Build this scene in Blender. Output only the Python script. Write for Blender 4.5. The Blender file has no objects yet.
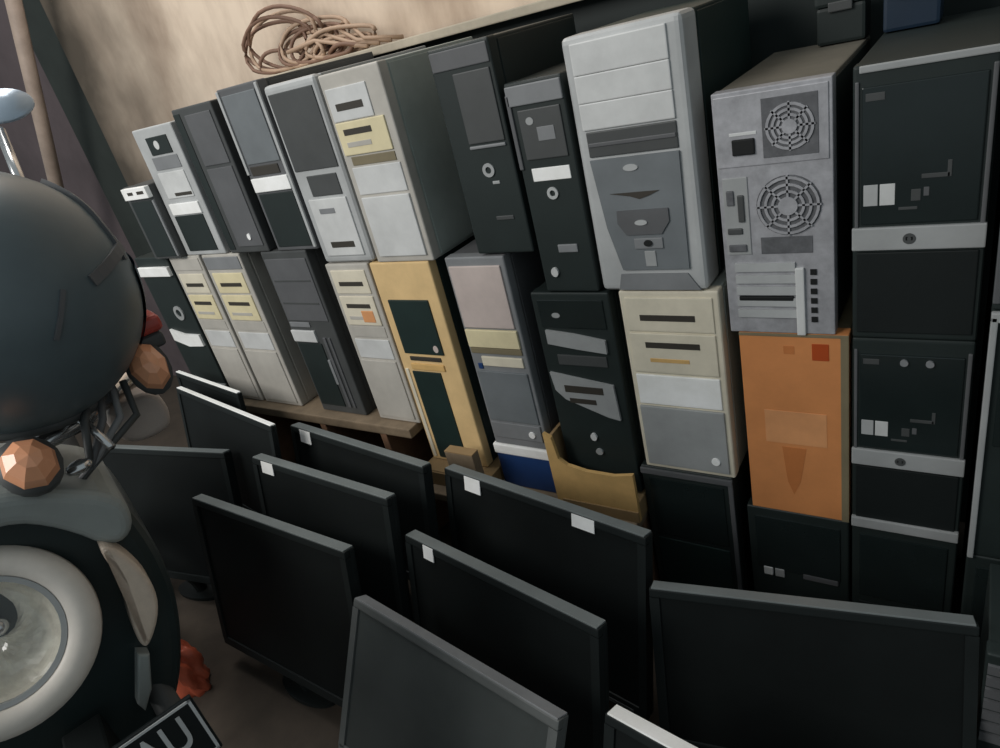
import bpy, bmesh, math, random
from mathutils import Vector, Matrix
random.seed(7)
SC = bpy.context.scene
COL = SC.collection

# ------------------------------------------------------------------ materials
def lin(c):
    out = []
    for v in c:
        v = v / 255.0
        out.append(v / 12.92 if v <= 0.04045 else ((v + 0.055) / 1.055) ** 2.4)
    return out

def mat(name, rgb, rough=0.5, metal=0.0, var=0.12, scale=9.0, bump=0.0, spec=0.4, emit=0.0):
    m = bpy.data.materials.new(name); m.use_nodes = True
    nt = m.node_tree; b = nt.nodes['Principled BSDF']
    c = lin(rgb)
    tc = nt.nodes.new('ShaderNodeTexCoord')
    nz = nt.nodes.new('ShaderNodeTexNoise'); nz.inputs['Scale'].default_value = scale
    nz.inputs['Detail'].default_value = 5.0; nz.inputs['Roughness'].default_value = 0.65
    nt.links.new(tc.outputs['Object'], nz.inputs['Vector'])
    rp = nt.nodes.new('ShaderNodeValToRGB')
    lo = [x * (1 - var) for x in c]; hi = [min(1, x * (1 + var)) for x in c]
    rp.color_ramp.elements[0].position = 0.3; rp.color_ramp.elements[0].color = lo + [1]
    rp.color_ramp.elements[1].position = 0.7; rp.color_ramp.elements[1].color = hi + [1]
    nt.links.new(nz.outputs['Fac'], rp.inputs['Fac'])
    nt.links.new(rp.outputs['Color'], b.inputs['Base Color'])
    b.inputs['Roughness'].default_value = rough
    b.inputs['Metallic'].default_value = metal
    b.inputs['Specular IOR Level'].default_value = spec
    if bump:
        bp = nt.nodes.new('ShaderNodeBump'); bp.inputs['Strength'].default_value = bump
        bp.inputs['Distance'].default_value = 0.01
        nt.links.new(nz.outputs['Fac'], bp.inputs['Height'])
        nt.links.new(bp.outputs['Normal'], b.inputs['Normal'])
    return m

M = {}
def mk(k, *a, **kw): M[k] = mat(k, *a, **kw)
mk('black', (36, 44, 43), 0.5, spec=0.35)
mk('black_deep', (24, 29, 29), 0.55, spec=0.3)
mk('black_gloss', (30, 38, 38), 0.22, spec=0.5)
mk('black_teal', (30, 46, 44), 0.5)
mk('charcoal', (72, 74, 74), 0.5)
mk('grey_dark', (92, 93, 95), 0.5)
mk('grey_mid', (128, 130, 132), 0.5)
mk('grey_slate', (112, 117, 120), 0.5)
mk('silver', (176, 178, 178), 0.42, spec=0.5)
mk('silver_bright', (205, 206, 205), 0.4)
mk('silver_cool', (158, 160, 160), 0.42)
mk('white', (246, 246, 242), 0.5)
mk('cream', (218, 210, 190), 0.5)
mk('cream_yellow', (222, 210, 172), 0.5)
mk('beige_grey', (182, 178, 170), 0.5)
mk('panel_grey', (162, 170, 165), 0.5)
mk('steel', (166, 166, 170), 0.45, 0.25, var=0.2, scale=40)
mk('steel_dark', (92, 93, 96), 0.6, 0.0, var=0.25, scale=60)
mk('hole', (18, 20, 20), 0.7)
mk('slot', (58, 54, 48), 0.6)
mk('yellow', (222, 190, 138), 0.5)
mk('orange', (212, 140, 86), 0.5, var=0.1)
mk('orange_pale', (218, 154, 104), 0.55)
mk('orange_mark', (194, 120, 68), 0.5)
mk('orange_red', (176, 74, 30), 0.5)
mk('olive', (126, 116, 92), 0.6)
mk('pinkish', (196, 182, 176), 0.5)
mk('blue', (32, 62, 112), 0.5)
mk('blue_dark', (22, 40, 58), 0.5)
mk('card', (206, 168, 108), 0.8, var=0.1, scale=20)
mk('card_dark', (150, 124, 88), 0.8)
mk('wood', (128, 112, 92), 0.7, var=0.25, scale=14)
mk('wood_brown', (132, 100, 78), 0.7, var=0.25, scale=14)
mk('plank', (176, 166, 148), 0.7, var=0.15, scale=12)
mk('panel_green', (26, 36, 35), 0.6)
mk('screen', (20, 24, 24), 0.6, spec=0.2, var=0.3, scale=3)
mk('screen_grey', (66, 70, 69), 0.35, var=0.25, scale=3)
mk('bezel', (28, 33, 33), 0.55, spec=.25)
mk('bezel_top_lit', (112, 118, 118), 0.5)  # top faces paler than the bezel: light from above painted into the colour
mk('bezel_grey', (92, 95, 94), 0.45)
mk('chrome', (200, 200, 200), 0.2, 0.9)
mk('navy', (50, 78, 98), 0.4, spec=0.5, scale=4, var=0.3)
mk('navy_top', (88, 100, 104), 0.4, spec=0.5, scale=4, var=0.2)
mk('rubber', (26, 28, 29), 0.75)
mk('fairing', (40, 50, 50), 0.35, spec=0.5)
mk('fairing_lit', (150, 155, 152), 0.45)  # paler copy of the fairing colour, with the top light painted in
mk('ring_white', (222, 214, 204), 0.4)
mk('lens_orange', (236, 168, 128), 0.25, spec=0.6)
mk('lens_red', (176, 76, 66), 0.3)
mk('lens_pale', (218, 200, 182), 0.3, spec=0.6, scale=30)
mk('red_plastic', (188, 92, 66), 0.4, scale=12, var=0.3)
mk('cable', (120, 92, 76), 0.6)
mk('cable_light', (168, 142, 120), 0.6)
mk('post', (152, 136, 124), 0.6, var=0.2)
mk('dark_wall', (92, 82, 84), 0.9, var=0.2, scale=3)
mk('jamb', (44, 50, 47), 0.85, var=0.2, scale=5)
mk('hand_guard', (170, 158, 150), 0.5)
mk('mirror_back', (190, 205, 220), 0.25, 0.3)
mk('steel_top', (108, 104, 94), 0.6, var=.2)
mk('plate_black', (26, 31, 32), 0.45)

def wall_mat():
    m = bpy.data.materials.new('stained_plaster'); m.use_nodes = True
    nt = m.node_tree; b = nt.nodes['Principled BSDF']; L = nt.links.new
    tc = nt.nodes.new('ShaderNodeTexCoord')
    n1 = nt.nodes.new('ShaderNodeTexNoise'); n1.inputs['Scale'].default_value = 2.4; n1.inputs['Detail'].default_value = 7; n1.inputs['Roughness'].default_value = 0.6
    mp = nt.nodes.new('ShaderNodeMapping'); mp.inputs['Scale'].default_value = (1.6, 1, 0.7)
    L(tc.outputs['Object'], mp.inputs['Vector']); L(mp.outputs['Vector'], n1.inputs['Vector'])
    r1 = nt.nodes.new('ShaderNodeValToRGB')
    r1.color_ramp.elements[0].position = 0.3; r1.color_ramp.elements[0].color = lin((164, 144, 126)) + [1]
    r1.color_ramp.elements[1].position = 0.62; r1.color_ramp.elements[1].color = lin((216, 198, 178)) + [1]
    L(n1.outputs['Fac'], r1.inputs['Fac'])
    # grime and shade toward the far end of the wall, both mixed into its colour
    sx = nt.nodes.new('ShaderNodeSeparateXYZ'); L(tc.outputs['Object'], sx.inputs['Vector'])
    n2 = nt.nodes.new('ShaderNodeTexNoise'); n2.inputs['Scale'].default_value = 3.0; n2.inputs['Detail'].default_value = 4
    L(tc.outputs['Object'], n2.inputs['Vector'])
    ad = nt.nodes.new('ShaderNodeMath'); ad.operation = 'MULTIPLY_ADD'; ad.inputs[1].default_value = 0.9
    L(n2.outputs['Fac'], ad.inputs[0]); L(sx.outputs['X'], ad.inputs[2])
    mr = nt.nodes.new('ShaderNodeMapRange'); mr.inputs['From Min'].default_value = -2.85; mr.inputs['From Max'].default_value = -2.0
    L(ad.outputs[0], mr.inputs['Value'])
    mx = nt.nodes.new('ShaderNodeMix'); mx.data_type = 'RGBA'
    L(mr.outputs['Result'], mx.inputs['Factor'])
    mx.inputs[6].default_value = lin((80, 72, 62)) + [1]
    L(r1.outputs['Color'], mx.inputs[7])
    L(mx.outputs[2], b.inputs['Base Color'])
    b.inputs['Roughness'].default_value = 0.9
    bp = nt.nodes.new('ShaderNodeBump'); bp.inputs['Strength'].default_value = 0.3; bp.inputs['Distance'].default_value = 0.01
    L(n1.outputs['Fac'], bp.inputs['Height']); L(bp.outputs['Normal'], b.inputs['Normal'])
    return m
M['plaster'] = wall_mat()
mk('concrete', (62, 54, 46), 0.85, var=0.3, scale=5, bump=0.3)

def glass_mat():
    m = bpy.data.materials.new('clear_lens'); m.use_nodes = True
    nt = m.node_tree; nt.nodes.clear()
    o = nt.nodes.new('ShaderNodeOutputMaterial'); t = nt.nodes.new('ShaderNodeBsdfTransparent')
    g = nt.nodes.new('ShaderNodeBsdfGlossy'); g.inputs['Roughness'].default_value = 0.08
    mx = nt.nodes.new('ShaderNodeMixShader'); fr = nt.nodes.new('ShaderNodeValue'); fr.outputs[0].default_value = .07
    nt.links.new(fr.outputs[0], mx.inputs[0]); nt.links.new(t.outputs[0], mx.inputs[1]); nt.links.new(g.outputs[0], mx.inputs[2])
    nt.links.new(mx.outputs[0], o.inputs['Surface'])
    return m
M['glass'] = glass_mat()

# ------------------------------------------------------------------ helpers
def add_box(bm, x0, x1, y0, y1, z0, z1, bev=0.0, seg=2, mtx=None):
    r = bmesh.ops.create_cube(bm, size=1.0)
    vs = r['verts']
    for v in vs:
        v.co = Vector((x0 + (v.co.x + .5) * (x1 - x0), y0 + (v.co.y + .5) * (y1 - y0), z0 + (v.co.z + .5) * (z1 - z0)))
    if bev > 0:
        bev = min(bev, 0.45 * min(x1 - x0, y1 - y0, z1 - z0))
        es = list({e for v in vs for e in v.link_edges})
        rr = bmesh.ops.bevel(bm, geom=es, offset=bev, segments=seg, affect='EDGES', profile=0.6)
        vs = list({v for f in rr['faces'] for v in f.verts} | {v for v in vs if v.is_valid})
    if mtx is not None:
        for v in vs: v.co = mtx @ v.co
    return vs

def add_prism(bm, pts, y0, y1):
    """polygon in x,z extruded along y"""
    a = [bm.verts.new((x, y0, z)) for x, z in pts]; b = [bm.verts.new((x, y1, z)) for x, z in pts]
    n = len(pts)
    bm.faces.new(a); bm.faces.new(b[::-1])
    for i in range(n): bm.faces.new((a[i], b[i], b[(i + 1) % n], a[(i + 1) % n]))

def disc_pts(cx, cz, rx, rz, n=28, a0=0, a1=2 * math.pi, closed=True):
    k = n if closed else n + 1
    return [(cx + rx * math.cos(a0 + (a1 - a0) * i / n), cz + rz * math.sin(a0 + (a1 - a0) * i / n)) for i in range(k)]

def add_ring(bm, cx, cz, r0, r1, y0, y1, n=32, sx=1.0):
    vs = []
    for i in range(n):
        a = 2 * math.pi * i / n; c, s = math.cos(a), math.sin(a)
        vs.append([bm.verts.new((cx + sx * r * c, y, cz + r * s)) for r, y in ((r0, y0), (r1, y0), (r1, y1), (r0, y1))])
    for i in range(n):
        p, q = vs[i], vs[(i + 1) % n]
        for k in range(4): bm.faces.new((p[k], p[(k + 1) % 4], q[(k + 1) % 4], q[k]))

def add_tube(bm, pts, r, n=10):
    pts = [Vector(p) for p in pts]; rings = []
    up = Vector((0, 0, 1))
    for i, p in enumerate(pts):
        d = (pts[min(i + 1, len(pts) - 1)] - pts[max(i - 1, 0)]).normalized()
        ref = up if abs(d.z) < .95 else Vector((1, 0, 0))
        s = d.cross(ref).normalized(); t = s.cross(d)
        rr = r[i] if isinstance(r, (list, tuple)) else r
        rings.append([bm.verts.new(p + s * rr * math.cos(2 * math.pi * k / n) + t * rr * math.sin(2 * math.pi * k / n)) for k in range(n)])
    for a, b in zip(rings, rings[1:]):
        for k in range(n): bm.faces.new((a[k], a[(k + 1) % n], b[(k + 1) % n], b[k]))
    bm.faces.new(rings[0][::-1]); bm.faces.new(rings[-1])

def add_lathe(bm, prof, n=40, mtx=None, cap=True):
    """profile of (radius, height) turned about local z"""
    rings = []
    for r, h in prof:
        ring = []
        for k in range(n):
            a = 2 * math.pi * k / n; v = Vector((r * math.cos(a), r * math.sin(a), h))
            ring.append(bm.verts.new(mtx @ v if mtx is not None else v))
        rings.append(ring)
    for a, b in zip(rings, rings[1:]):
        for k in range(n): bm.faces.new((a[k], a[(k + 1) % n], b[(k + 1) % n], b[k]))
    if cap and prof[0][0] > 1e-6: bm.faces.new(rings[0][::-1])
    if cap and prof[-1][0] > 1e-6: bm.faces.new(rings[-1])

def obj(name, bm, m, parent=None, smooth=False):
    bmesh.ops.remove_doubles(bm, verts=bm.verts, dist=1e-6)
    bmesh.ops.recalc_face_normals(bm, faces=bm.faces)
    me = bpy.data.meshes.new(name); bm.to_mesh(me); bm.free()
    me.materials.append(M[m] if isinstance(m, str) else m)
    if smooth:
        for p in me.polygons: p.use_smooth = True
    o = bpy.data.objects.new(name, me); COL.objects.link(o)
    if parent is not None: o.parent = parent
    return o

def thing(name, label, cat, loc=(0, 0, 0), rotz=0, group=None):
    o = bpy.data.objects.new(name, None); COL.objects.link(o)
    o.empty_display_size = .05
    o.location = loc; o.rotation_euler = (0, 0, rotz)
    o['label'] = label; o['category'] = cat
    if group: o['group'] = group
    return o

def tag(o, label, cat, group=None):
    o['label'] = label; o['category'] = cat
    if group: o['group'] = group
    return o

def struct(name, bm, m):
    o = obj(name, bm, m); o['kind'] = 'structure'; return o

def NB(): return bmesh.new()

# ------------------------------------------------------------------ computer towers
def tower(label, x0, x1, z0, z1, case, bezel, feats, group, yf=0.0, d=0.42, name='computer_tower', bev=.005, side=None, rot=0.0, bz=.03):
    w = x1 - x0; h = z1 - z0
    t = thing(name, label, 'computer tower', ((x0 + x1) / 2, yf + d / 2, z0), rot, group)
    f = -d / 2
    bm = NB(); add_box(bm, -w / 2 + .002, w / 2 - .002, f + bz - .004, d / 2, 0.0, h - .0015, .003); obj('case', bm, case, t)
    bm = NB(); add_box(bm, w / 2 - .003, w / 2, f + bz + .004, d / 2 - .01, .008, h - .008, .0012); obj('side_panel', bm, side or case, t)
    if bezel:
        bm = NB(); add_box(bm, -w / 2, w / 2, f, f + bz, 0.001, h, bev, 3); obj('front_bezel', bm, bezel, t)
    U = lambda u: -w / 2 + u * w
    V = lambda v: v * h
    def build(ft, par, base):
        k, nm, m, g = ft[0], ft[1], ft[2], ft[3]
        pr = ft[4] if len(ft) > 4 else .003
        y1 = base + .002; y0 = base - pr
        bm = NB()
        if k == 'r':
            u0, u1, v0, v1 = g
            add_box(bm, U(u0), U(u1), y0, y1, V(v0), V(v1), min(.002, pr * .6))
        elif k == 'o':
            u, v, rx, rz = g
            add_prism(bm, disc_pts(U(u), V(v), rx, rz), y0, y1)
        elif k == 'ring':
            u, v, r0, r1 = g
            add_ring(bm, U(u), V(v), r0, r1, y0, y1)
        elif k == 'p':
            add_prism(bm, [(U(u), V(v)) for u, v in g], y0, y1)
        elif k == 'lines':         # horizontal ribs in a rectangle
            u0, u1, v0, v1, n = g
            for i in range(n):
                a = v0 + (v1 - v0) * (i + .15) / n; b = v0 + (v1 - v0) * (i + .85) / n
                add_box(bm, U(u0), U(u1), y0, y1, V(a), V(b))
        elif k == 'dots':          # rows of small square holes
            u0, u1, v0, v1, nx, nz = g
            for i in range(nx):
                for j in range(nz):
                    cu = U(u0 + (u1 - u0) * (i + .5) / nx); cv = V(v0 + (v1 - v0) * (j + .5) / nz)
                    s = .35 * min((u1 - u0) * w / nx, (v1 - v0) * h / nz)
                    add_box(bm, cu - s, cu + s, y0, y1, cv - s, cv + s)
        elif k == 'fan':           # guard of rings and spokes
            u, v, R = g
            for q in (.3, .52, .74, .96): add_ring(bm, U(u), V(v), R * q - .0042, R * q, y0, y1, 30)
            for i in range(8):
                a = i * math.pi / 4
                add_box(bm, .1 * R, R, y0, y1, -.0016, .0016, mtx=Matrix.Translation((U(u), 0, V(v))) @ Matrix.Rotation(a, 4, 'Y'))
            add_prism(bm, disc_pts(U(u), V(v), R * .3, R * .3), y0 - .001, y1)
        o = obj(nm, bm, m, par)
        for s in (ft[5] if len(ft) > 5 else []): build(s, o, y0)
        return o
    for ft in feats: build(ft, t, f)
    return t

GU = 'computer towers in the upper row of the stack'
GL = 'computer towers in the second row of the stack'
GB = 'computer towers at floor level under the stacks'

def beige_front(pale='cream', low='beige_grey', bay='cream_yellow', orange=False, top=None):
    fs = [
        ('r', 'drive_bay', pale, (.1, .9, .83, .965), .003, [('r', 'drive_slot', 'slot', (.22, .78, .875, .9), .001)]),
        ('r', 'drive_bay', bay, (.1, .9, .64, .815), .004, [('r', 'drive_slot', 'slot', (.22, .78, .745, .77), .001),
                                                           ('r', 'tray_seam', 'beige_grey', (.2, .74, .675, .695), .001)]),
        ('r', 'drive_bay', 'beige_grey', (.12, .92, .565, .63), .002),
        ('r', 'cover_panel', 'silver_bright', (.1, .92, .43, .55), .003),
        ('r', 'lower_panel', low, (.08, .92, .03, .415), .004),
    ]
    if orange: fs.append(('r', 'sticker', 'orange_pale', (.52, .8, .66, .73), .0055))
    if top:
        k = .92
        fs = [(f[0], f[1], f[2], f[3][:2] + (f[3][2] * k, f[3][3] * k), f[4]) + (([tuple(g[:3]) + (g[3][:2] + (g[3][2] * k, g[3][3] * k), g[4]) for g in f[5]],) if len(f) > 5 else ()) for f in fs]
        fs.append(('r', 'top_strip', top, (.04, .96, .91, .985), .003))
    return fs

# --- upper row, from the far end to the near end
tower('short black tower with a white top band, at the far end of the upper row', -2.15, -2.003, .985, 1.215, 'charcoal', 'charcoal', [
    ('r', 'front_band', 'white', (.1, 1.0, .84, .99), .014, [('r', 'drive_slot', 'slot', (.3, .5, .9, .94), .001), ('r', 'drive_slot', 'slot', (.65, .9, .9, .94), .001)]),
    ('r', 'lower_panel', 'black', (.12, .9, .04, .8), .003), ('r', 'edge_trim', 'grey_mid', (.92, .99, .04, .8), .004)], GU, yf=-.02)
tower('silver grey tower with a small dark floppy window near its top', -1.998, -1.8, .985, 1.36, 'silver_cool', 'silver', [
    ('r', 'floppy_drive', 'black', (.28, .8, .8, .93), .003, [('o', 'light_disc', 'silver_bright', (.5, .87, .012, .012), .001)]),
    ('r', 'drive_bay', 'grey_mid', (.22, .86, .69, .785), .002),
    ('r', 'drive_bay', 'silver_bright', (.2, .86, .47, .67), .003, [('r', 'drive_slot', 'slot', (.42, .84, .485, .51), .001)]),
    ('r', 'front_band', 'white', (.14, .88, .34, .43), .005),
    ('r', 'lower_panel', 'black', (.14, .86, .04, .33), .003)], GU)
tower('plain dark grey tower with a small light dot, next to the silver grey one', -1.775, -1.6, .985, 1.385, 'charcoal', 'charcoal', [
    ('r', 'drive_bay', 'grey_dark', (.3, .93, .62, .95), .003),
    ('r', 'lower_panel', 'grey_dark', (.3, .93, .05, .6), .003),
    ('r', 'side_strip', 'black', (.02, .18, .03, .97), .002),
    ('o', 'power_button', 'white', (.68, .12, .007, .009), .006)], GU)
tower('dark grey tower with a silver band across its middle and silver edges', -1.562, -1.402, .985, 1.402, 'charcoal', 'grey_dark', [
    ('r', 'edge_trim', 'silver', (.0, .06, .5, .99), .004), ('r', 'edge_trim', 'silver', (.94, 1., .02, .99), .004),
    ('r', 'drive_bay', 'grey_slate', (.1, .9, .56, .96), .003),
    ('r', 'drive_slot', 'slot', (.12, .8, .49, .545), .003),
    ('r', 'front_band', 'white', (.06, .95, .39, .475), .007),
    ('r', 'lower_panel', 'black', (.08, .92, .03, .375), .003)], GU)
tower('silver framed tower with a tall dark upper panel and a square black window', -1.394, -1.216, .945, 1.383, 'silver_cool', 'silver', [
    ('r', 'drive_cover', 'charcoal', (.08, .93, .545, .955), .003),
    ('r', 'display_window', 'charcoal', (.26, .84, .4, .515), .003),
    ('r', 'lower_panel', 'silver_bright', (.14, .88, .05, .385), .004, [('r', 'drive_slot', 'slot', (.3, .76, .1, .135), .001), ('r', 'badge', 'grey_mid', (.3, .6, .3, .33), .001)])], GU, bev=.014)
tower('big beige tower with two dark drive slots and a grey-green side', -1.205, -1.025, .943, 1.376, 'panel_grey', 'beige_grey', [
    ('r', 'drive_bay', 'silver_bright', (.06, .74, .77, .93), .003, [('r', 'drive_slot', 'slot', (.17, .62, .82, .855), .001)]),
    ('r', 'drive_bay', 'cream_yellow', (.06, .88, .6, .765), .004, [('r', 'drive_slot', 'slot', (.17, .64, .7, .73), .001), ('r', 'tray_seam', 'beige_grey', (.17, .58, .64, .665), .001)]),
    ('r', 'drive_bay', 'olive', (.14, .88, .545, .59), .002),
    ('r', 'cover_panel', 'silver_bright', (.1, .92, .39, .535), .003),
    ('r', 'lower_panel', 'silver_bright', (.1, .92, .04, .375), .005)], GU, d=.36, side='panel_grey')
tower('black tower with a grey upper bay and round logo, beside the big beige tower', -.895, -.752, .955, 1.37, 'black', 'black', [
    ('r', 'top_strip', 'grey_dark', (.03, .97, .9, .985), .003),
    ('r', 'drive_bay', 'charcoal', (.34, .94, .56, .88), .003),
    ('r', 'bay_edge', 'grey_mid', (.34, .94, .535, .55), .004),
    ('ring', 'badge', 'silver_cool', (.56, .43, .007, .014), .003),
    ('r', 'badge_bar', 'silver_cool', (.58, .7, .36, .375), .002),
    ('r', 'lower_label', 'charcoal', (.5, .8, .18, .2), .002)], GU, d=.36)
tower('black tower with a white sticker and ring logo on its front', -.74, -.618, .866, 1.285, 'black', 'black', [
    ('r', 'top_strip', 'grey_mid', (.02, .98, .9, .985), .004),
    ('r', 'edge_trim', 'grey_dark', (.0, .07, .62, .95), .004),
    ('r', 'drive_bay', 'charcoal', (.16, .9, .66, .88), .003, [('o', 'badge', 'silver_cool', (.35, .83, .008, .007), .001), ('r', 'badge', 'grey_mid', (.45, .75, .74, .8), .001)]),
    ('r', 'sticker', 'white', (.2, .88, .56, .62), .002),
    ('ring', 'badge', 'silver', (.5, .5, .006, .012), .003),
    ('r', 'badge_bar', 'grey_mid', (.4, .76, .21, .25), .003),
    ('o', 'power_button', 'silver_bright', (.25, .11, .008, .01), .005)], GU, d=.36, yf=.0)
tower('large silver tower with white drive covers over a grey lower panel', -.609, -.395, .868, 1.337, 'black_teal', 'silver', [
    ('r', 'drive_cover', 'silver_bright', (.08, .88, .865, .975), .004), ('r', 'drive_cover', 'silver_bright', (.08, .88, .766, .864), .004),
    ('r', 'drive_cover', 'silver_bright', (.08, .88, .668, .765), .004),
    ('r', 'drive_slot', 'charcoal', (.1, .88, .565, .66), .003, [('r', 'slot_lip', 'grey_dark', (.11, .87, .605, .62), .002)]),
    ('p', 'lower_panel', 'grey_slate', [(.1, .555), (.88, .555), (.86, .1), (.25, .1), (.16, .28)], .005, [
        ('o', 'badge', 'silver', (.46, .515, .014, .006), .002),
        ('p', 'drive_slot', 'slot', [(.24, .42), (.68, .42), (.6, .405), (.5, .392), (.42, .405)], .0015),
        ('p', 'control_panel', 'grey_dark', [(.28, .35), (.74, .35), (.74, .3), (.66, .25), (.34, .25), (.27, .3)], .003, [
            ('o', 'badge', 'silver', (.49, .3, .012, .005), .002)]),
        ('r', 'button_plate', 'grey_mid', (.4, .66, .19, .235), .003, [('o', 'power_button', 'hole', (.53, .215, .008, .006), .003)]),
        ('r', 'indicator_strip', 'silver_cool', (.48, .58, .115, .18), .002)]),
    ('p', 'bottom_chin', 'grey_mid', [(.22, .08), (.84, .08), (.94, .01), (.18, .01)], .004)], GU, d=.4, bev=.012, side='black_teal', bz=.075)
tower('grey steel tower turned back side out with two round fans', -.361, -.184, .786, 1.208, 'steel_top', 'steel', [
    ('r', 'power_supply_plate', 'steel', (.02, .97, .72, .985), .002, [
        ('r', 'power_socket', 'hole', (.16, .36, .765, .825), .004), ('r', 'socket_label', 'silver_bright', (.14, .38, .838, .85), .001),
        ('r', 'vent', 'steel_dark', (.43, .89, .745, .96), .001, [('fan', 'fan_grille', 'steel', (.66, .852, .037), .002)])]),
    ('o', 'fan_opening', 'steel_dark', (.62, .555, .05, .05), .001, [('fan', 'fan_grille', 'steel', (.62, .555, .05), .003)]),
    ('r', 'port_plate', 'silver_cool', (.04, .27, .36, .68), .002, [
        ('r', 'port', 'steel_dark', (.07, .14, .57, .63), .003), ('r', 'port', 'charcoal', (.17, .23, .5, .61), .003),
        ('r', 'port', 'charcoal', (.06, .2, .45, .475), .003), ('r', 'port', 'steel_dark', (.06, .23, .375, .405), .003)]),
    ('r', 'vent', 'steel_dark', (.36, .82, .36, .43), .001),
    ('lines', 'expansion_slot_cover', 'silver', (.1, .66, .07, .33, 5), .004),
    ('r', 'open_slot', 'hole', (.12, .64, .155, .175), .0045),
    ('r', 'slot_bracket', 'silver_bright', (.66, .74, -.0, .3), .006),
    ('dots', 'screw_row', 'hole', (.78, .86, .05, .3, 1, 6), .002)], GU, bev=.002, side='black')

def hp_front(spot):
    return [
        ('r', 'edge_trim', 'grey_dark', (.02, .05, .4, .95), .003), ('r', 'edge_trim', 'grey_dark', (.95, .985, .4, .95), .003),
        ('r', 'drive_cover', 'black_gloss', (.07, .93, .46, .93), .003, [
            ('r', 'badge', 'charcoal', (.1, .24, .885, .91), .001),
            ('r', 'sticker', 'silver', (.09, .2, .53, .605), .001), ('r', 'sticker', 'silver_bright', (.215, .33, .53, .605), .001),
            ('r', 'port', 'charcoal', (.45, .52, .54, .58), .001), ('r', 'port', 'grey_dark', (.54, .58, .555, .585), .001),
            ('r', 'card_slot', 'charcoal', (.52, .72, .615, .63), .001), ('r', 'card_slot', 'charcoal', (.7, .73, .615, .67), .001),
            ('r', 'audio_jack', 'charcoal', (.36, .5, .51, .52), .001)]),
        ('r', 'silver_band', 'silver_cool', (.0, 1.0, .365, .45), .006, [('ring', 'badge', 'charcoal', (.45, .407, .003, .0085), .001), ('r', 'badge', 'charcoal', (.42, .48, .4, .415), .001)]),
        ('r', 'lower_panel', 'black_deep', (.04, .96, .03, .355), .003),
    ] + spot
tower('black tower with a silver logo band and two pale stickers, on top of its twin', -.158, .016, .782, 1.215, 'black', 'black', hp_front([('r', 'top_edge', 'silver_cool', (.05, 1., .975, .998), .003)]), GU)
tower('dark tower on top of the silver edged tower at the near end', .03, .21, .858, 1.25, 'black', 'black', [
    ('r', 'edge_trim', 'grey_dark', (.0, .05, .03, .97), .003), ('r', 'drive_cover', 'black_gloss', (.1, .92, .5, .94), .003)], GU, yf=-.045)

# --- second row
tower('dark tower with silver curved trim at the far end of the second row', -2.32, -2.125, .462, .985, 'black', 'black', [
    ('r', 'top_trim', 'white', (.05, .98, .88, .94), .012),
    ('ring', 'power_button', 'silver_cool', (.62, .62, .014, .026), .004),
    ('p', 'front_band', 'white', [(.1, .5), (.5, .47), (.95, .47), (.95, .39), (.5, .38), (.1, .42)], .008),
    ('r', 'lower_trim', 'silver', (.1, 1., .05, .1), .006)], GL)
tower('slim cream tower under the silver grey one with two short drive slots', -2.11, -1.945, .462, .985, 'beige_grey', 'beige_grey', beige_front(top='beige_grey'), GL)
tower('cream tower under the plain dark grey one with wider drive slots', -1.93, -1.745, .462, .985, 'beige_grey', 'beige_grey', beige_front('cream_yellow', top='grey_mid'), GL)
tower('dark grey and black tower with a silver stripe, under the silver banded one', -1.645, -1.455, .462, .985, 'charcoal', 'charcoal', [
    ('r', 'drive_cover', 'grey_dark', (.05, .95, .6, .96), .003, [('r', 'tray_seam', 'charcoal', (.1, .9, .7, .71), .001), ('r', 'tray_seam', 'charcoal', (.1, .9, .83, .84), .001)]),
    ('r', 'front_band', 'silver_bright', (.02, .55, .47, .54), .006), ('r', 'drive_slot', 'grey_mid', (.05, .5, .56, .59), .003),
    ('r', 'lower_panel', 'black', (.05, .6, .05, .46), .003),
    ('r', 'grille_strip', 'grey_dark', (.68, .74, .05, .5), .004), ('r', 'grille_strip', 'grey_dark', (.8, .84, .05, .5), .004),
    ('r', 'badge', 'grey_mid', (.6, .66, .2, .36), .004)], GL)
tower('cream tower with an orange sticker beside the yellow framed tower', -1.4, -1.245, .462, .943, 'beige_grey', 'beige_grey', beige_front('cream', 'beige_grey', 'cream', True), GL)
tower('tall yellow framed tower with a dark window in its front', -1.238, -1.045, .345, .943, 'black_teal', 'yellow', [
    ('r', 'display_window', 'black_teal', (.14, .82, .58, .835), .004, [('o', 'badge', 'pinkish', (.72, .61, .008, .01), .001)]),
    ('r', 'drive_slot', 'slot', (.2, .74, .545, .565), .003), ('r', 'slot_lip', 'card', (.18, .76, .5, .53), .004),
    ('r', 'lower_panel', 'black_teal', (.16, .66, .02, .49), .003),
    ('r', 'edge_trim', 'cream', (.04, .1, .02, .5), .003)], GL)
tower('silver tower with cream bands, standing on the blue box', -.995, -.832, .436, .95, 'grey_dark', 'grey_mid', [
    ('r', 'drive_cover', 'pinkish', (.05, .92, .66, .96), .004),
    ('r', 'front_band', 'cream_yellow', (.04, .94, .56, .65), .006),
    ('r', 'drive_slot', 'olive', (.04, .94, .525, .555), .003),
    ('r', 'drive_bay', 'cream', (.2, .92, .46, .51), .004),
    ('r', 'badge', 'blue', (.1, .18, .44, .47), .003),
    ('r', 'lower_panel', 'grey_slate', (.05, .94, .15, .43), .004),
    ('r', 'bottom_trim', 'grey_mid', (.05, .94, .05, .14), .005, [('o', 'power_button', 'white', (.78, .09, .009, .009), .003)])], GL, d=.38)
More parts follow.
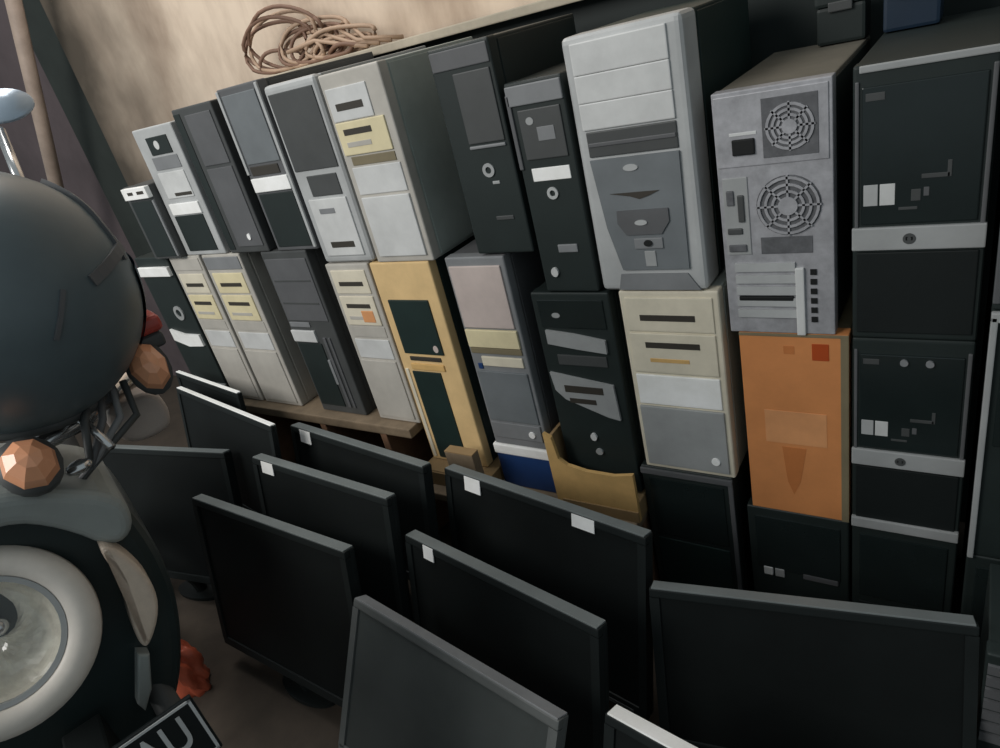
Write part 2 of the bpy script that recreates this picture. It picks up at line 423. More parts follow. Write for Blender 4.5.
tower('black tower with a silver slotted emblem, standing in a cardboard box', -.785, -.6, .352, .864, 'black', 'black', [
    ('r', 'drive_cover', 'black_gloss', (.08, .92, .84, .97), .003, [('o', 'badge', 'silver_cool', (.3, .9, .01, .006), .001)]),
    ('p', 'front_band', 'silver_cool', [(.12, .83), (.5, .815), (.88, .79), (.88, .73), (.5, .745), (.12, .765)], .007),
    ('r', 'drive_bay', 'charcoal', (.2, .85, .66, .71), .003),
    ('p', 'emblem_plate', 'silver_cool', [(.05, .62), (.88, .575), (.9, .4), (.75, .41), (.2, .485), (.08, .53)], .006, [
        ('r', 'drive_slot', 'slot', (.22, .74, .525, .56), .001), ('r', 'drive_slot', 'slot', (.26, .62, .47, .495), .001)]),
    ('o', 'power_button', 'silver_bright', (.48, .29, .008, .01), .005), ('o', 'power_button', 'silver_cool', (.52, .21, .009, .008), .005)], GL, d=.36)
tower('cream and grey tower under the large silver tower', -.577, -.378, .437, .868, 'panel_grey', 'cream', [
    ('r', 'drive_bay', 'cream', (.06, .94, .8, .97), .003, [('r', 'drive_slot', 'slot', (.2, .76, .855, .885), .001)]),
    ('r', 'drive_bay', 'cream', (.06, .94, .58, .79), .004, [('r', 'drive_slot', 'slot', (.22, .78, .715, .745), .001), ('r', 'tray_seam', 'card', (.25, .66, .64, .66), .001)]),
    ('r', 'cover_panel', 'white', (.06, .94, .4, .565), .004),
    ('r', 'lower_panel', 'silver_cool', (.05, .95, .03, .385), .005, [('o', 'power_button', 'white', (.82, .1, .009, .009), .003)])], GL, d=.4)
tower('orange fronted tower under the tower turned back side out', -.347, -.163, .372, .786, 'olive', 'orange', [
    ('r', 'seal_square', 'orange_red', (.68, .83, .875, .955), .001), ('r', 'printed_mark', 'orange_mark', (.42, .52, .9, .94), .0006),
    ('r', 'print_panel', 'orange_pale', (.2, .8, .42, .6), .0008), ('p', 'printed_mark', 'orange_mark', [(.36, .4), (.6, .4), (.53, .2), (.46, .12), (.4, .2)], .0006),
    ('r', 'top_edge', 'olive', (.0, 1., .985, .999), .001), ('r', 'edge_trim', 'olive', (.93, 1., .0, .985), .001)], GL, bev=.002)
tower('black tower with a silver logo band and glinting lights, under its twin', -.158, .016, .372, .782, 'black', 'black', hp_front([
    ('o', 'indicator_light', 'grey_mid', (.45, .9, .006, .006), .007), ('o', 'indicator_light', 'grey_mid', (.66, .9, .006, .006), .007),
    ('r', 'bottom_edge', 'silver_cool', (.0, 1., .0, .055), .008)]), GL)
tower('dark tower with a silver edge frame at the near end of the second row', .03, .21, .385, .858, 'black', 'black', [
    ('r', 'edge_trim', 'silver_cool', (.0, .05, .0, .985), .008), ('r', 'edge_trim', 'silver_cool', (.0, 1., .965, .998), .008),
    ('r', 'drive_cover', 'black_gloss', (.1, .92, .5, .94), .003)], GL, yf=-.045)

# --- floor level
tower('black tower on the floor with a pale top edge, under the cream and grey one', -.592, -.385, 0, .437, 'black', 'black', [
    ('r', 'edge_trim', 'grey_dark', (.95, 1., .02, .98), .004), ('r', 'top_edge', 'grey_dark', (.0, 1., .955, .99), .005),  # strip on the right edge is a highlight painted as paler grey
    ('r', 'drive_cover', 'black_gloss', (.08, .9, .55, .93), .003), ('r', 'lower_panel', 'black_teal', (.08, .9, .04, .52), .003)], GB)
tower('black tower on the floor with two white stickers, under the orange one', -.36, -.163, 0, .372, 'black', 'black', [
    ('r', 'drive_cover', 'black_gloss', (.08, .92, .55, .94), .003),
    ('r', 'sticker', 'silver_bright', (.14, .24, .5, .56), .005), ('r', 'sticker', 'silver_cool', (.26, .36, .5, .56), .005),
    ('r', 'badge', 'grey_dark', (.55, .9, .52, .56), .004)], GB)
tower('plain black tower on the floor under the silver banded twins', -.158, .016, 0, .372, 'black', 'black', [
    ('r', 'drive_cover', 'black_gloss', (.08, .92, .5, .94), .003), ('r', 'lower_panel', 'black_deep', (.08, .92, .05, .45), .003)], GB)
tower('plain black tower on the floor under the silver edged one', .03, .21, 0, .385, 'black', 'black', [
    ('r', 'drive_cover', 'black_gloss', (.08, .92, .5, .94), .003)], GB, yf=-.045)

tower('black tower with grey ribs on its front, beside the large black monitor', .06, .24, 0, .4, 'black', 'black', [
    ('lines', 'vent', 'grey_dark', (.02, .4, .5, .96, 7), .005)], GB, yf=-.27, d=.2)

# ------------------------------------------------------------------ low rack, bench and boxes under the stacks
t = thing('wooden_rack', 'low brown wooden rack carrying the far stacks of towers', 'rack', (-1.82, .2, 0))
bm = NB(); add_box(bm, -.56, .56, -.235, .24, .432, .462, .004); obj('top_board', bm, 'wood', t)
for i, x in enumerate((-.55, -.19, .17, .24, .43)):
    if i == 3: continue
    bm = NB(); add_box(bm, x, x + .025, -.23, .235, 0, .432, .003); obj('divider', bm, 'wood_brown', t)
bm = NB(); add_box(bm, -.54, .45, .215, .235, .02, .43); obj('back_board', bm, 'black_deep', t)
bm = NB(); add_box(bm, -.525, .43, -.2, .2, .1, .115); obj('shelf_board', bm, 'wood', t)

t = thing('low_bench', 'low dark bench carrying the cardboard box and blue box', 'bench', (-.92, .19, 0))
bm = NB(); add_box(bm, -.33, .32, -.28, .21, .275, .3, .004); obj('bench_top', bm, 'wood', t)
for sx in (-.31, .28):
    for sy in (-.2, .16):
        bm = NB(); add_box(bm, sx, sx + .035, sy, sy + .035, 0, .275, .003); obj('leg', bm, 'wood_brown', t)

# tray under the yellow tower
t = thing('cardboard_tray', 'shallow cardboard tray holding up the yellow framed tower', 'tray', (-1.13, .19, .3))
bm = NB(); add_box(bm, -.115, .115, -.24, .2, .0, .045, .002); obj('tray_bottom', bm, 'card_dark', t)
bm = NB(); add_box(bm, -.115, .112, -.246, -.241, .0, .044, .002); obj('front_lip', bm, 'card_dark', t)

t = thing('carton', 'small flat grey brown carton standing upright before the yellow tower', 'carton', (-1.055, -.072, .3))
bm = NB(); add_box(bm, -.045, .045, -.014, .014, 0, .15, .002); obj('carton_body', bm, 'wood', t)
bm = NB(); add_box(bm, -.045, .045, -.014, .014, .15, .153); obj('top_flap', bm, 'card_dark', t)

# blue box
t = thing('blue_box', 'dark blue box with a white top band under a silver tower', 'box', (-.915, .19, .3))
bm = NB(); add_box(bm, -.085, .08, -.19, .19, 0, .106, .004); obj('box_body', bm, 'blue', t)
bm = NB(); add_box(bm, -.088, .083, -.194, .194, .106, .136, .004); obj('lid', bm, 'white', t)

# cardboard box with the black tower standing in it
t = thing('cardboard_box', 'open tan cardboard box around the foot of a black tower', 'box', (-.6925, .18, .3))
bm = NB(); add_box(bm, -.118, .098, -.212, .2, 0, .05, .002); obj('box_bottom', bm, 'card_dark', t)
bm = NB(); add_prism(bm, [(-.118, .0), (.098, .0), (.098, .136), (.05, .125), (-.02, .125), (-.07, .135), (-.09, .15), (-.098, .21), (-.118, .22)], -.222, -.212); obj('front_panel', bm, 'card', t)
bm = NB(); add_box(bm, -.118, -.11, -.212, .2, .05, .2); obj('side_panel', bm, 'card_dark', t)
bm = NB(); add_box(bm, -.1, .098, -.226, -.222, .0, .03); obj('bottom_flap', bm, 'card_dark', t)

# ------------------------------------------------------------------ boxes behind the near stack
def box_with_lid(label, x0, x1, y0, y1, z0, z1, m):
    t = thing('storage_case', label, 'case', ((x0 + x1) / 2, (y0 + y1) / 2, z0))
    w, d, h = x1 - x0, y1 - y0, z1 - z0
    bm = NB(); add_box(bm, -w / 2, w / 2, -d / 2, d / 2, 0, h * .7, .006); obj('case_body', bm, m, t)
    bm = NB(); add_box(bm, -w / 2 - .003, w / 2 + .003, -d / 2 - .003, d / 2 + .003, h * .7, h, .006); obj('lid', bm, m, t)
    bm = NB(); add_box(bm, -.02, .02, -d / 2 - .008, -d / 2, h * .6, h * .78, .002); obj('latch', bm, 'charcoal', t)
box_with_lid('low black case lying on top of the steel tower turned round', -.268, -.186, .36, .43, 1.208, 1.3, 'black')
box_with_lid('dark blue case lying on top of the upper banded tower', -.155, -.07, .32, .41, 1.215, 1.3, 'blue_dark')

# ------------------------------------------------------------------ monitors on the floor
GM = 'flat monitors standing in rows on the floor'
def monitor(label, p0, p1, zt, h=.34, tilt=14, labels=(), m_top='bezel_top_lit', m_bez='bezel', m_scr='screen', th=.03, white_top=False):
    p0 = Vector((p0[0], p0[1])); p1 = Vector((p1[0], p1[1]))
    w = (p1 - p0).length; rz = math.atan2(p1.y - p0.y, p1.x - p0.x)
    ta = math.radians(tilt)
    mid = (p0 + p1) / 2
    n = Vector((math.sin(rz), -math.cos(rz)))         # front normal
    # base centre on the floor, below the middle of the panel
    fw = math.sin(ta) * h / 2 - .5 * th
    base = mid + n * fw
    t = thing('monitor', label, 'monitor', (base.x, base.y, 0), rz, GM)
    # panel frame: origin at top front edge centre, z up along the panel, y back
    T = Matrix.Translation((0, fw, zt)) @ Matrix.Rotation(-ta, 4, 'X')
    b = .018
    bm = NB()
    add_box(bm, -w / 2, w / 2, 0, th * .5, -b, 0, .003, mtx=T); add_box(bm, -w / 2, w / 2, 0, th * .5, -h, -h + b * 1.4, .003, mtx=T)
    add_box(bm, -w / 2, -w / 2 + b, 0, th * .5, -h + b, -b, 0, mtx=T); add_box(bm, w / 2 - b, w / 2, 0, th * .5, -h + b, -b, 0, mtx=T)
    bez = obj('bezel', bm, m_bez, t)
    bm = NB(); add_box(bm, -w / 2 + b - .001, w / 2 - b + .001, .004, .008, -h + b * 1.3, -b + .001, mtx=T); obj('screen', bm, m_scr, t)
    bm = NB(); add_box(bm, -w / 2 + .001, w / 2 - .001, th * .5, th, -h + .002, -.001, .004, mtx=T)
    add_box(bm, -w / 2 + .06, w / 2 - .06, th * .9, th + .02, -h + .05, -.06, .008, mtx=T); obj('back_shell', bm, m_bez, t)
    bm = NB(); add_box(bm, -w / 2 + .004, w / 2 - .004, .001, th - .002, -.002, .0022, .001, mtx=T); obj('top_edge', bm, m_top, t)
    bm = NB(); add_box(bm, w / 2 - .09, w / 2 - .03, -.0015, .002, -h + .006, -h + .014, mtx=T); obj('button_strip', bm, 'charcoal', bez)
    for (u, lw, lh) in labels:
        bm = NB(); x = -w / 2 + u * w
        add_box(bm, x - lw / 2, x + lw / 2, -.001, .001, -lh - .004, -.002, mtx=T)
        obj('sticker', bm, 'white', bez)
    # stand
    nk = T @ Vector((0, th * .6, -h + .01))
    bm = NB(); add_tube(bm, [nk, (0, nk.y + .01, nk.z - .04), (0, nk.y + .012, .01)], .018, 12); obj('neck', bm, 'black_deep', t)
    bm = NB(); add_prism(bm, disc_pts(0, 0, .1, .042, 32), 0, .012)
    for v in bm.verts: v.co = Vector((v.co.x, v.co.z + nk.y + .012, v.co.y))
    obj('stand_base', bm, 'black_deep', t)
    return t

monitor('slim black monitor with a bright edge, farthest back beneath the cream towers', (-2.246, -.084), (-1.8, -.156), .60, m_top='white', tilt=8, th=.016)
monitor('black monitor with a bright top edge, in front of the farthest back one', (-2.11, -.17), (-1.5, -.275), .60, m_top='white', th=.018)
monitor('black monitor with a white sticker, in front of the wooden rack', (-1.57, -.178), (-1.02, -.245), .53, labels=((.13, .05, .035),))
monitor('black monitor with one end hidden behind the motorcycle front', (-2.3, -.41), (-1.73, -.31), .50, h=.44, tilt=16)
monitor('black monitor with a white corner sticker, directly behind the stickerless one', (-1.52, -.35), (-1.005, -.385), .55, labels=((.13, .05, .03),))
monitor('black monitor without any sticker standing next to the orange bag', (-1.63, -.49), (-1.04, -.51), .50, h=.44)
monitor('wide black monitor with two white stickers, below the cardboard box', (-1.0, -.2), (-.46, -.285), .50, h=.42, labels=((.17, .05, .034), (.74, .055, .026)))
monitor('black monitor with one small white sticker, behind the grey screened one', (-.985, -.39), (-.475, -.478), .46, h=.4, labels=((.15, .032, .03),))
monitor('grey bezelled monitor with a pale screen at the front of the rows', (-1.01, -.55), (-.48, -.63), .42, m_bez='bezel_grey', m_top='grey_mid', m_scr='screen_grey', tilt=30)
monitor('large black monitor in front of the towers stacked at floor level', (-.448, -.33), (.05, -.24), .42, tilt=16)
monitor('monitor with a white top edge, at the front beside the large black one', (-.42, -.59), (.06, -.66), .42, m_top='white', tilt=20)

# ------------------------------------------------------------------ plank ledge, panel, cables
bm = NB(); add_box(bm, -1.95, 1.4, .44, .6, 1.388, 1.41, .003)
tag(obj('plank', bm, 'plank'), 'pale wooden plank ledge running along the wall above the towers', 'plank')
bm = NB(); add_box(bm, -1.9, 1.38, .5, .53, 0, 1.388)
tag(obj('backing_board', bm, 'panel_green'), 'dark green board standing behind the stacks under the plank', 'board')

t = thing('cable_coil', 'tangled coil of brown cables lying on the plank ledge by the wall', 'cable', (-1.78, .52, 1.41))
for i in range(15):
    cx = random.uniform(-.12, .2); R = random.uniform(.06, .14); hz = random.uniform(.35, .95)
    if i < 4: cx = -.1 + .02 * i; R = .12 + .008 * i; hz = 1.0
    ph = random.uniform(0, 6.28); pts = []
    for k in range(33):
        a = 2 * math.pi * k / 30
        z = max(.006, R * hz * (.62 + .6 * math.sin(a)) + .004 * math.sin(3 * a + ph))
        pts.append((cx + R * 1.15 * math.cos(a), .05 * math.sin(a + ph) * (.4 + random.random() * .1) - .01, z))
    bm = NB(); add_tube(bm, pts, .006, 7); obj('loop', bm, random.choice(['cable', 'cable', 'cable_light']), t, True)
for i in range(4):
    x = .1 + .03 * i
    bm = NB(); add_tube(bm, [(x - .12, .02 * i - .04, .05), (x, .02 * i - .03, .06 + .01 * i), (x + .1, -.02, .03), (x + .2, -.03 + .02 * i, .007)], .006, 7); obj('loose_end', bm, 'cable_light', t, True)

# ------------------------------------------------------------------ room shell
bm = NB(); add_box(bm, -6.5, 3, -4, .85, -.05, 0); struct('floor', bm, 'concrete')
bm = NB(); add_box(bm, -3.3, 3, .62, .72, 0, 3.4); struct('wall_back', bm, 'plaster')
bm = NB(); add_box(bm, -3.62, -3.3, .66, .76, 0, 3.4); struct('trim_1', bm, 'jamb')
bm = NB(); add_box(bm, -6.5, -3.62, .7, .8, 0, 3.4); struct('wall_left', bm, 'dark_wall')

t = thing('metal_post', 'pale brown metal post leaning beside the stained wall', 'post', (-4.33, .46, 0))
bm = NB(); add_tube(bm, [(0, 0, 0.012), (1.38, .0, 2.3)], .03, 14); obj('shaft', bm, 'post', t, True)
bm = NB(); add_box(bm, -.06, .06, -.06, .06, 0, .014, .003); obj('foot_plate', bm, 'post', t)

# ------------------------------------------------------------------ motorcycle
F = Vector((.948, -.318, 0)); S = Vector((.318, .948, 0)); Uv = Vector((0, 0, 1))
BR = Matrix(((F.x, S.x, 0, -.837), (F.y, S.y, 0, -1.045), (0, 0, 1, 0), (0, 0, 0, 1)))   # local x forward, y towards the towers
bike = thing('motorcycle', 'dark motorcycle with a round white-ringed headlight and black number plate', 'motorcycle', (-.837, -1.045, 0), math.atan2(F.y, F.x))
HC = Vector((-.074, -.038, .888))
HM = Matrix.Translation(HC) @ Matrix.Rotation(math.radians(2), 4, 'Z') @ Matrix.Rotation(math.radians(90 - 26), 4, 'Y')
bm = NB(); add_lathe(bm, [(.0, -.14), (.06, -.13), (.095, -.07), (.108, -.02), (.11, -.005)], 48, HM, False); hl = obj('headlight', bm, 'fairing', bike, True)
bm = NB(); add_lathe(bm, [(.0755, -.012), (.0765, .004), (.079, .009), (.092, .013), (.104, .008), (.112, -.002), (.113, -.016), (.1, -.02), (.0755, -.012)], 56, HM, False); obj('headlight_ring', bm, 'ring_white', hl, True)
bm = NB(); n, nr = 44, 8; rings = []
for q in range(nr + 1):
    r = .0765 * q / nr
    rings.append([bm.verts.new(HM @ Vector((r * math.cos(2 * math.pi * k / n), r * math.sin(2 * math.pi * k / n), -.052 + .05 * (q / nr) ** 2 + (.004 * math.sin(7 * k * 2 * math.pi / n + q) * math.sin(2.6 * q)))) ) for k in range(n)])
for a, b in zip(rings, rings[1:]):
    for k in range(n): bm.faces.new((a[k], a[(k + 1) % n], b[(k + 1) % n], b[k]))
obj('reflector', bm, mat('reflector', (238, 228, 212), .3, .0, var=.22, scale=34, emit=0), hl)
bm = NB(); add_lathe(bm, [(.0, -.012), (.008, -.013), (.011, -.02), (.01, -.052)], 20, HM @ Matrix.Translation((-.012, .01, 0))); obj('bulb_cap', bm, 'chrome', hl, True)
bm = NB(); add_lathe(bm, [(.0765, .0), (.06, .01), (.04, .016), (.02, .019), (.0, .02)], 40, HM); obj('lens', bm, 'glass', hl, True)
bm = NB(); add_ring(bm, 0, 0, .07, .0765, -.002, .01, 40)
for v in bm.verts: v.co = HM @ Vector((v.co.x, v.co.z, -v.co.y + .004))
obj('lens_rim', bm, 'silver_cool', hl)

def slab(name, pts, x0, x1, m, par, bev=.012):
    """outline in the sideways-height plane, given thickness along the bike, with rounded edges"""
    bm = NB()
    a = [bm.verts.new((x1, y, z)) for y, z in pts]; b = [bm.verts.new((x0, y, z)) for y, z in pts]; n = len(pts)
    f = bm.faces.new(a); bm.faces.new(b[::-1])
    for i in range(n): bm.faces.new((a[i], b[i], b[(i + 1) % n], a[(i + 1) % n]))
    bmesh.ops.recalc_face_normals(bm, faces=bm.faces)
    bmesh.ops.bevel(bm, geom=list(f.edges), offset=bev, segments=4, affect='EDGES', profile=.5)
    return obj(name, bm, m, par, False)
def smooth(pts, n=3):
    for _ in range(n):
        q = []
        for i in range(len(pts)):
            p0, p1 = pts[i], pts[(i + 1) % len(pts)]
            q += [(.75 * p0[0] + .25 * p1[0], .75 * p0[1] + .25 * p1[1]), (.25 * p0[0] + .75 * p1[0], .25 * p0[1] + .75 * p1[1])]
        pts = q
    return pts
slab('front_fairing', smooth([(-.014, 1.036), (.042, 1.023), (.1, .998), (.152, .952), (.16, .871), (.152, .782), (.127, .698), (.085, .618), (.019, .549), (-.064, .554), (-.142, .608), (-.195, .72), (-.2, .87), (-.15, .98), (-.08, 1.03)]), -.32, -.12, 'fairing', bike, .03)
slab('handlebar_cowl', smooth([(-.16, 1.0), (-.08, 1.05), (.0, 1.052), (.048, 1.04), (.1, 1.012), (.156, .965), (.15, .912), (.115, .9), (.078, .964), (.034, 1.003), (-.05, 1.01), (-.12, .97)], 2), -.3, -.1, 'fairing_lit', bike, .015)
slab('side_lens', smooth([(.101, .924), (.114, .918), (.128, .881), (.133, .835), (.123, .793), (.093, .755), (.082, .756), (.084, .787), (.096, .835), (.103, .867)], 2), -.125, -.085, 'lens_pale', bike, .008)
slab('fairing_highlight', [(.072, .744), (.084, .733), (.063, .68), (.042, .654), (.039, .672)], -.125, -.1, 'fairing_lit', bike, .004)  # highlight on the fairing edge, modelled as a pale strip

# handlebar with swept back grips, levers, switches and signals
bm = NB(); add_tube(bm, [(-.42, -.27, 1.03), (-.3, -.25, 1.05), (-.22, -.16, 1.04), (-.2, 0, 1.03), (-.22, .16, 1.04), (-.3, .25, 1.05), (-.42, .27, 1.03)], .012, 12); hb = obj('handlebar', bm, 'chrome', bike, True)
for q in (-1, 1):
    bm = NB(); add_tube(bm, [(-.31, q * .252, 1.048), (-.43, q * .272, 1.028)], .018, 14); obj('grip', bm, 'rubber', hb, True)
    bm = NB(); add_box(bm, -.27, -.2, q * .19 - .025, q * .19 + .025, 1.05, 1.095, .012, 3); obj('switch_box', bm, 'grey_dark', hb)
    bm = NB(); add_tube(bm, [(-.2, q * .15, 1.068), (-.165, q * .162, 1.048), (-.126, q * .173, 1.022)], [.004, .006, .005], 10); obj('brake_lever', bm, 'chrome', hb, True)
def signal(c, rx, rz, ang=15, up=40):
    X = Matrix.Translation(Vector(c)) @ Matrix.Rotation(math.radians(ang), 4, 'Z') @ Matrix.Rotation(math.radians(90 - up), 4, 'Y') @ Matrix.Diagonal((rz, rx, 1, 1))
    bm = NB(); add_lathe(bm, [(.95, -.01), (1., .0), (.85, .014), (.45, .026), (0, .03)], 8, X)
    o = obj('turn_signal', bm, 'lens_orange', bike)
    bm = NB(); add_lathe(bm, [(.3, -.05), (.85, -.034), (1.1, -.012), (1.1, .002)], 16, X); obj('signal_housing', bm, 'charcoal', o, True)
signal((-.094, .09, 1.059), .03, .034)
signal((-.196, .262, 1.08), .025, .038, 5, 25)
bm = NB(); add_box(bm, -.26, -.2, .25, .305, 1.118, 1.142, .01, 3); obj('reservoir_cap', bm, 'lens_red', bike)
bm = NB(); add_box(bm, -.255, -.205, .235, .3, 1.095, 1.118, .008, 3); obj('fluid_reservoir', bm, 'charcoal', bike)
slab('hand_guard', smooth([(.18, 1.03), (.23, 1.04), (.26, 1.03), (.265, .99), (.25, .965), (.19, .97)], 2), -.29, -.23, 'hand_guard', bike, .012)
for k in range(4):
    bm = NB(); add_tube(bm, [(-.2, .18 + .015 * k, 1.075), (-.15 - .015 * k, .16 + .02 * k, 1.06 - .012 * k), (-.15, .14, 1.0), (-.17, .08, .96)], .005, 8); obj('control_cable', bm, ['charcoal', 'grey_dark', 'grey_mid', 'charcoal'][k], bike, True)
for (a, b, c_) in ((-.19, .165, 1.085), (-.185, .2, 1.088), (-.17, .14, 1.075), (-.12, .13, 1.02)):
    bm = NB(); bmesh.ops.create_icosphere(bm, subdivisions=2, radius=.011, matrix=Matrix.Translation((a, b, c_)) @ Matrix.Diagonal((1.2, 1.5, .8, 1))); obj('clamp', bm, 'chrome', bike, True)
bm = NB(); add_box(bm, -.27, -.19, -.06, .06, 1.03, 1.075, .015, 3); obj('instrument_cluster', bm, 'charcoal', bike)
# mirror on its stem
bm = NB(); add_tube(bm, [(-.25, .235, 1.07), (-.3, .24, 1.2), (-.365, .243, 1.347), (-.436, .256, 1.415)], .007, 10); ms = obj('mirror_stem', bm, 'chrome', bike, True)
bm = NB(); add_lathe(bm, [(0, -.014), (.026, -.012), (.036, .0), (.034, .004)], 28, Matrix.Translation((-.463, .275, 1.445)) @ Matrix.Rotation(math.radians(60), 4, 'Y') @ Matrix.Diagonal((.75, 1.2, 1, 1))); mh = obj('mirror', bm, 'mirror_back', ms, True)
# number plate
PM = Matrix.Translation((.0, .105, .718))            # top corner nearest the towers
bm = NB(); add_box(bm, 0, .006, -.26, 0, -.105, 0, .002); np_ = obj('number_plate', bm, 'plate_black', bike)
np_.matrix_local = PM
bm = NB()
for (a, b, c, d) in ((-.257, -.003, -.007, -.003), (-.257, -.003, -.102, -.098), (-.257, -.253, -.102, -.003), (-.007, -.003, -.102, -.003)):
    add_box(bm, .005, .0072, a, b, c, d)
obj('plate_border', bm, 'silver_bright', np_)
fc = bpy.data.curves.new('plate_text', 'FONT'); fc.body = 'AAU'; fc.size = .078; fc.extrude = .0006; fc.align_x = 'RIGHT'; fc.space_character = 1.0
fc.offset = .0006
fc.materials.append(M['silver_bright'])
tmp = bpy.data.objects.new('tmp', fc); COL.objects.link(tmp)
bpy.context.view_layer.update()
pm = bpy.data.meshes.new_from_object(tmp.evaluated_get(bpy.context.evaluated_depsgraph_get())); bpy.data.objects.remove(tmp)
fo = bpy.data.objects.new('plate_lettering', pm); COL.objects.link(fo); fo.parent = np_
fo.matrix_local = Matrix.Translation((.0072, -.02, -.07)) @ Matrix(((0, 0, 1, 0), (1, 0, 0, 0), (0, 1, 0, 0), (0, 0, 0, 1))) @ Matrix.Diagonal((.62, 1, 1, 1))
bm = NB(); add_box(bm, -.1, .001, -.05, .0, .64, .7, .004); obj('plate_bracket', bm, 'black_deep', bike)
# front wheel, fork, fender, leg shield, seat, rear wheel
def wheel(x, r=.26):
    W = Matrix.Translation((x, 0, r)) @ Matrix.Rotation(math.radians(90), 4, 'X')
    bm = NB(); add_lathe(bm, [(r - .055, -.035), (r - .02, -.045), (r - .003, -.02), (r, 0), (r - .003, .02), (r - .02, .045), (r - .055, .035), (r - .055, -.035)], 48, W, False); w = obj('wheel', bm, 'rubber', bike, True)
    bm = NB(); add_lathe(bm, [(r - .07, -.03), (r - .05, -.03), (r - .05, .03), (r - .07, .03), (r - .07, -.03)], 48, W, False)
    for k in range(6): add_box(bm, .0, r - .06, -.012, .012, -.01, .01, mtx=Matrix.Translation((x, 0, r)) @ Matrix.Rotation(k * math.pi / 3, 4, 'Y'))
    obj('rim', bm, 'grey_mid', w)
wheel(.02); wheel(-1.2)
for s in (-1, 1):
    bm = NB(); add_tube(bm, [(.02, s * .065, .26), (-.15, s * .065, .7)], .018, 12); obj('fork_leg', bm, 'charcoal', bike, True)
bm = NB()
for i in range(12):
    a0 = math.radians(35 + i * 9); a1 = math.radians(35 + (i + 1) * 9)
    pts = [(.31 * math.cos(a0), .31 * math.sin(a0)), (.31 * math.cos(a1), .31 * math.sin(a1)), (.32 * math.cos(a1), .32 * math.sin(a1)), (.32 * math.cos(a0), .32 * math.sin(a0))]
    add_prism(bm, [(x + .02, z + .26) for x, z in pts], -.06, .06)
obj('front_fender', bm, 'fairing', bike)
bm = NB(); add_box(bm, -.48, -.32, -.16, .02, .45, .86, .05, 4); obj('leg_shield', bm, 'fairing', bike, True)
bm = NB(); add_box(bm, -1.25, -.5, -.12, .04, .4, .68, .06, 4); obj('body_cover', bm, 'fairing', bike, True)
bm = NB(); add_box(bm, -1.15, -.55, -.12, .12, .68, .78, .04, 4); obj('seat', bm, 'rubber', bike, True)
bm = NB(); add_box(bm, -.95, -.6, -.1, .02, .2, .42, .03, 3); obj('engine', bm, 'grey_mid', bike)
for s in (-1, 1):
    bm = NB(); add_tube(bm, [(-1.2, s * .08, .26), (-.9, s * .06 - .03, .33)], .02, 10); obj('swing_arm', bm, 'charcoal', bike, True)
bm = NB(); add_tube(bm, [(-.6, -.08, .25), (-.62, -.2, .12), (-.64, -.26, .012)], .012, 10); obj('side_stand', bm, 'charcoal', bike, True)

# ------------------------------------------------------------------ helmet hung over the handlebar
hm = thing('motorcycle_helmet', 'dark navy motorcycle helmet resting on the motorcycle handlebar', 'helmet', (-1.004, -.839, 1.222))
HR = .158
ax = Vector((.25, .10, .95)).normalized()
HQ = ax.to_track_quat('Z', 'X').to_matrix().to_4x4()
def helmet_shell(R, a0, a1, k0=0.0, k1=2 * math.pi, n=56, nv=22):
    bm = NB(); rings = []
    full = abs(k1 - k0 - 2 * math.pi) < 1e-4
    for j in range(nv + 1):
        ph = math.radians(a0 + (a1 - a0) * j / nv)
        r = R * math.sin(ph); z = R * 1.04 * math.cos(ph)
        rings.append([bm.verts.new(HQ @ Vector((1.06 * r * math.cos(k0 + (k1 - k0) * k / n), r * math.sin(k0 + (k1 - k0) * k / n), z))) for k in range(n if full else n + 1)])
    for a, b in zip(rings, rings[1:]):
        for k in range(n): bm.faces.new((a[k], a[(k + 1) % len(a)], b[(k + 1) % len(b)], b[k]))
    return bm
obj('shell', helmet_shell(HR, 0, 146), 'navy_top', hm, True)
obj('visor', helmet_shell(HR * 1.02, 78, 134, -2.6, .35), 'navy', hm, True)
bm = NB(); ph = math.radians(146)
add_tube(bm, [HQ @ Vector((1.06 * HR * math.sin(ph) * math.cos(a), HR * math.sin(ph) * math.sin(a), 1.04 * HR * math.cos(ph))) for a in [2 * math.pi * k / 48 for k in range(49)]], .008, 10); obj('rim', bm, 'charcoal', hm, True)
def on_shell(name, pts, wd, m, k=1.035):
    bm = NB(); V = [Vector(p).normalized() * HR * (k + .04) for p in pts]; P = []
    for a, b in zip(V, V[1:]):
        for q in range(6): P.append(a.lerp(b, q / 6).normalized() * HR * (k + .04))
    P.append(V[-1]); L = []; R_ = []
    for q, p in enumerate(P):
        d = (P[min(q + 1, len(P) - 1)] - P[max(q - 1, 0)]).normalized(); sd = d.cross(p.normalized()) * wd / 2
        L.append((bm.verts.new(p + sd), bm.verts.new((p + sd) * .95))); R_.append((bm.verts.new(p - sd), bm.verts.new((p - sd) * .95)))
    for q in range(len(P) - 1):
        for u, v in ((L, R_),):
            bm.faces.new((u[q][0], u[q + 1][0], v[q + 1][0], v[q][0]))
            bm.faces.new((u[q][0], u[q][1], u[q + 1][1], u[q + 1][0])); bm.faces.new((v[q][0], v[q + 1][0], v[q + 1][1], v[q][1]))
    for q in (0, len(P) - 1): bm.faces.new((L[q][0], R_[q][0], R_[q][1], L[q][1]))
    return obj(name, bm, m, hm)
on_shell('visor_pivot', [(.106, .124, .026), (.157, .05, .009)], .014, 'grey_dark')
on_shell('edge_trim', [(.03, .115, .125), (.06, .122, .1), (.101, .12, .057), (.118, .118, .01)], .006, 'grey_dark', 1.03)  # specular rim along the helmet outline, built as a pale strip on the shell
on_shell('visor_line', [(.164, .015, .014), (.161, -.016, -.033)], .005, 'grey_dark', 1.03)
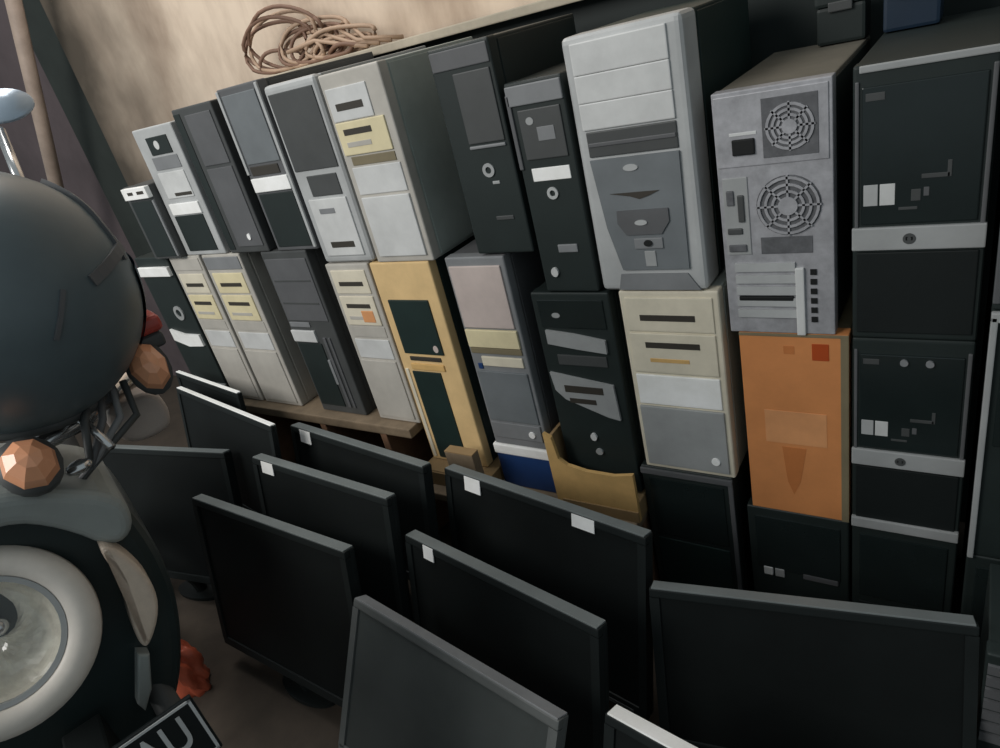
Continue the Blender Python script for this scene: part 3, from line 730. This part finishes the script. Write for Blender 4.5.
# ------------------------------------------------------------------ orange bag on the floor
bm = NB(); bmesh.ops.create_icosphere(bm, subdivisions=4, radius=1)
for v in bm.verts:
    p = v.co.copy(); k = 1 + .22 * math.sin(5 * p.x + 2 * p.z) * math.cos(4 * p.y) + .12 * math.sin(11 * p.z + 7 * p.y) + .06 * math.sin(23 * p.x)
    v.co = Vector((p.x * .085 * k, p.y * .07 * k, max(-.06, p.z * .09 * k * (1.3 if p.z > 0 else 1))))
o = obj('plastic_bag', bm, 'red_plastic', None, True); o.location = (-1.67, -.70, .066); o.scale = (.65, .6, 1.1)
tag(o, 'crumpled orange red plastic bag on the floor behind the number plate', 'bag')

# ------------------------------------------------------------------ light and camera
def area(name, loc, tgt, size, power, col):
    l = bpy.data.lights.new(name, 'AREA'); l.shape = 'RECTANGLE'; l.size = size[0]; l.size_y = size[1]; l.energy = power; l.color = col
    o = bpy.data.objects.new(name, l); COL.objects.link(o); o.location = loc
    o.rotation_euler = (Vector(tgt) - Vector(loc)).to_track_quat('-Z', 'Y').to_euler()
    return o
area('doorway_light', (-2.2, -2.6, 2.7), (-1.5, .2, 1.0), (1.8, 1.4), 76, (1.0, .97, .93))
area('ceiling_light', (-2.1, .1, 3.1), (-1.9, .5, 1.2), (1.2, .6), 20, (1.0, .96, .92))
w = bpy.data.worlds.new('World'); SC.world = w; w.use_nodes = True
w.node_tree.nodes['Background'].inputs[0].default_value = (.78, .9, .95, 1); w.node_tree.nodes['Background'].inputs[1].default_value = .34

cd = bpy.data.cameras.new('Camera'); cam = bpy.data.objects.new('Camera', cd); COL.objects.link(cam)
cd.sensor_width = 36; cd.sensor_fit = 'HORIZONTAL'; cd.lens = 679.2525 / 1000 * 36; cd.clip_start = .02
R3 = Matrix(((0.82522409, -0.06931882, 0.56053555), (0.51643301, 0.49445714, -0.69914883), (-0.22869663, 0.86643352, 0.44383647)))
cam.matrix_world = Matrix.Translation((0, -1.15, 1.38)) @ R3.to_4x4()
SC.camera = cam
SC.view_settings.view_transform = 'Standard'
SC.view_settings.look = 'None'
SC.view_settings.exposure = 0.0
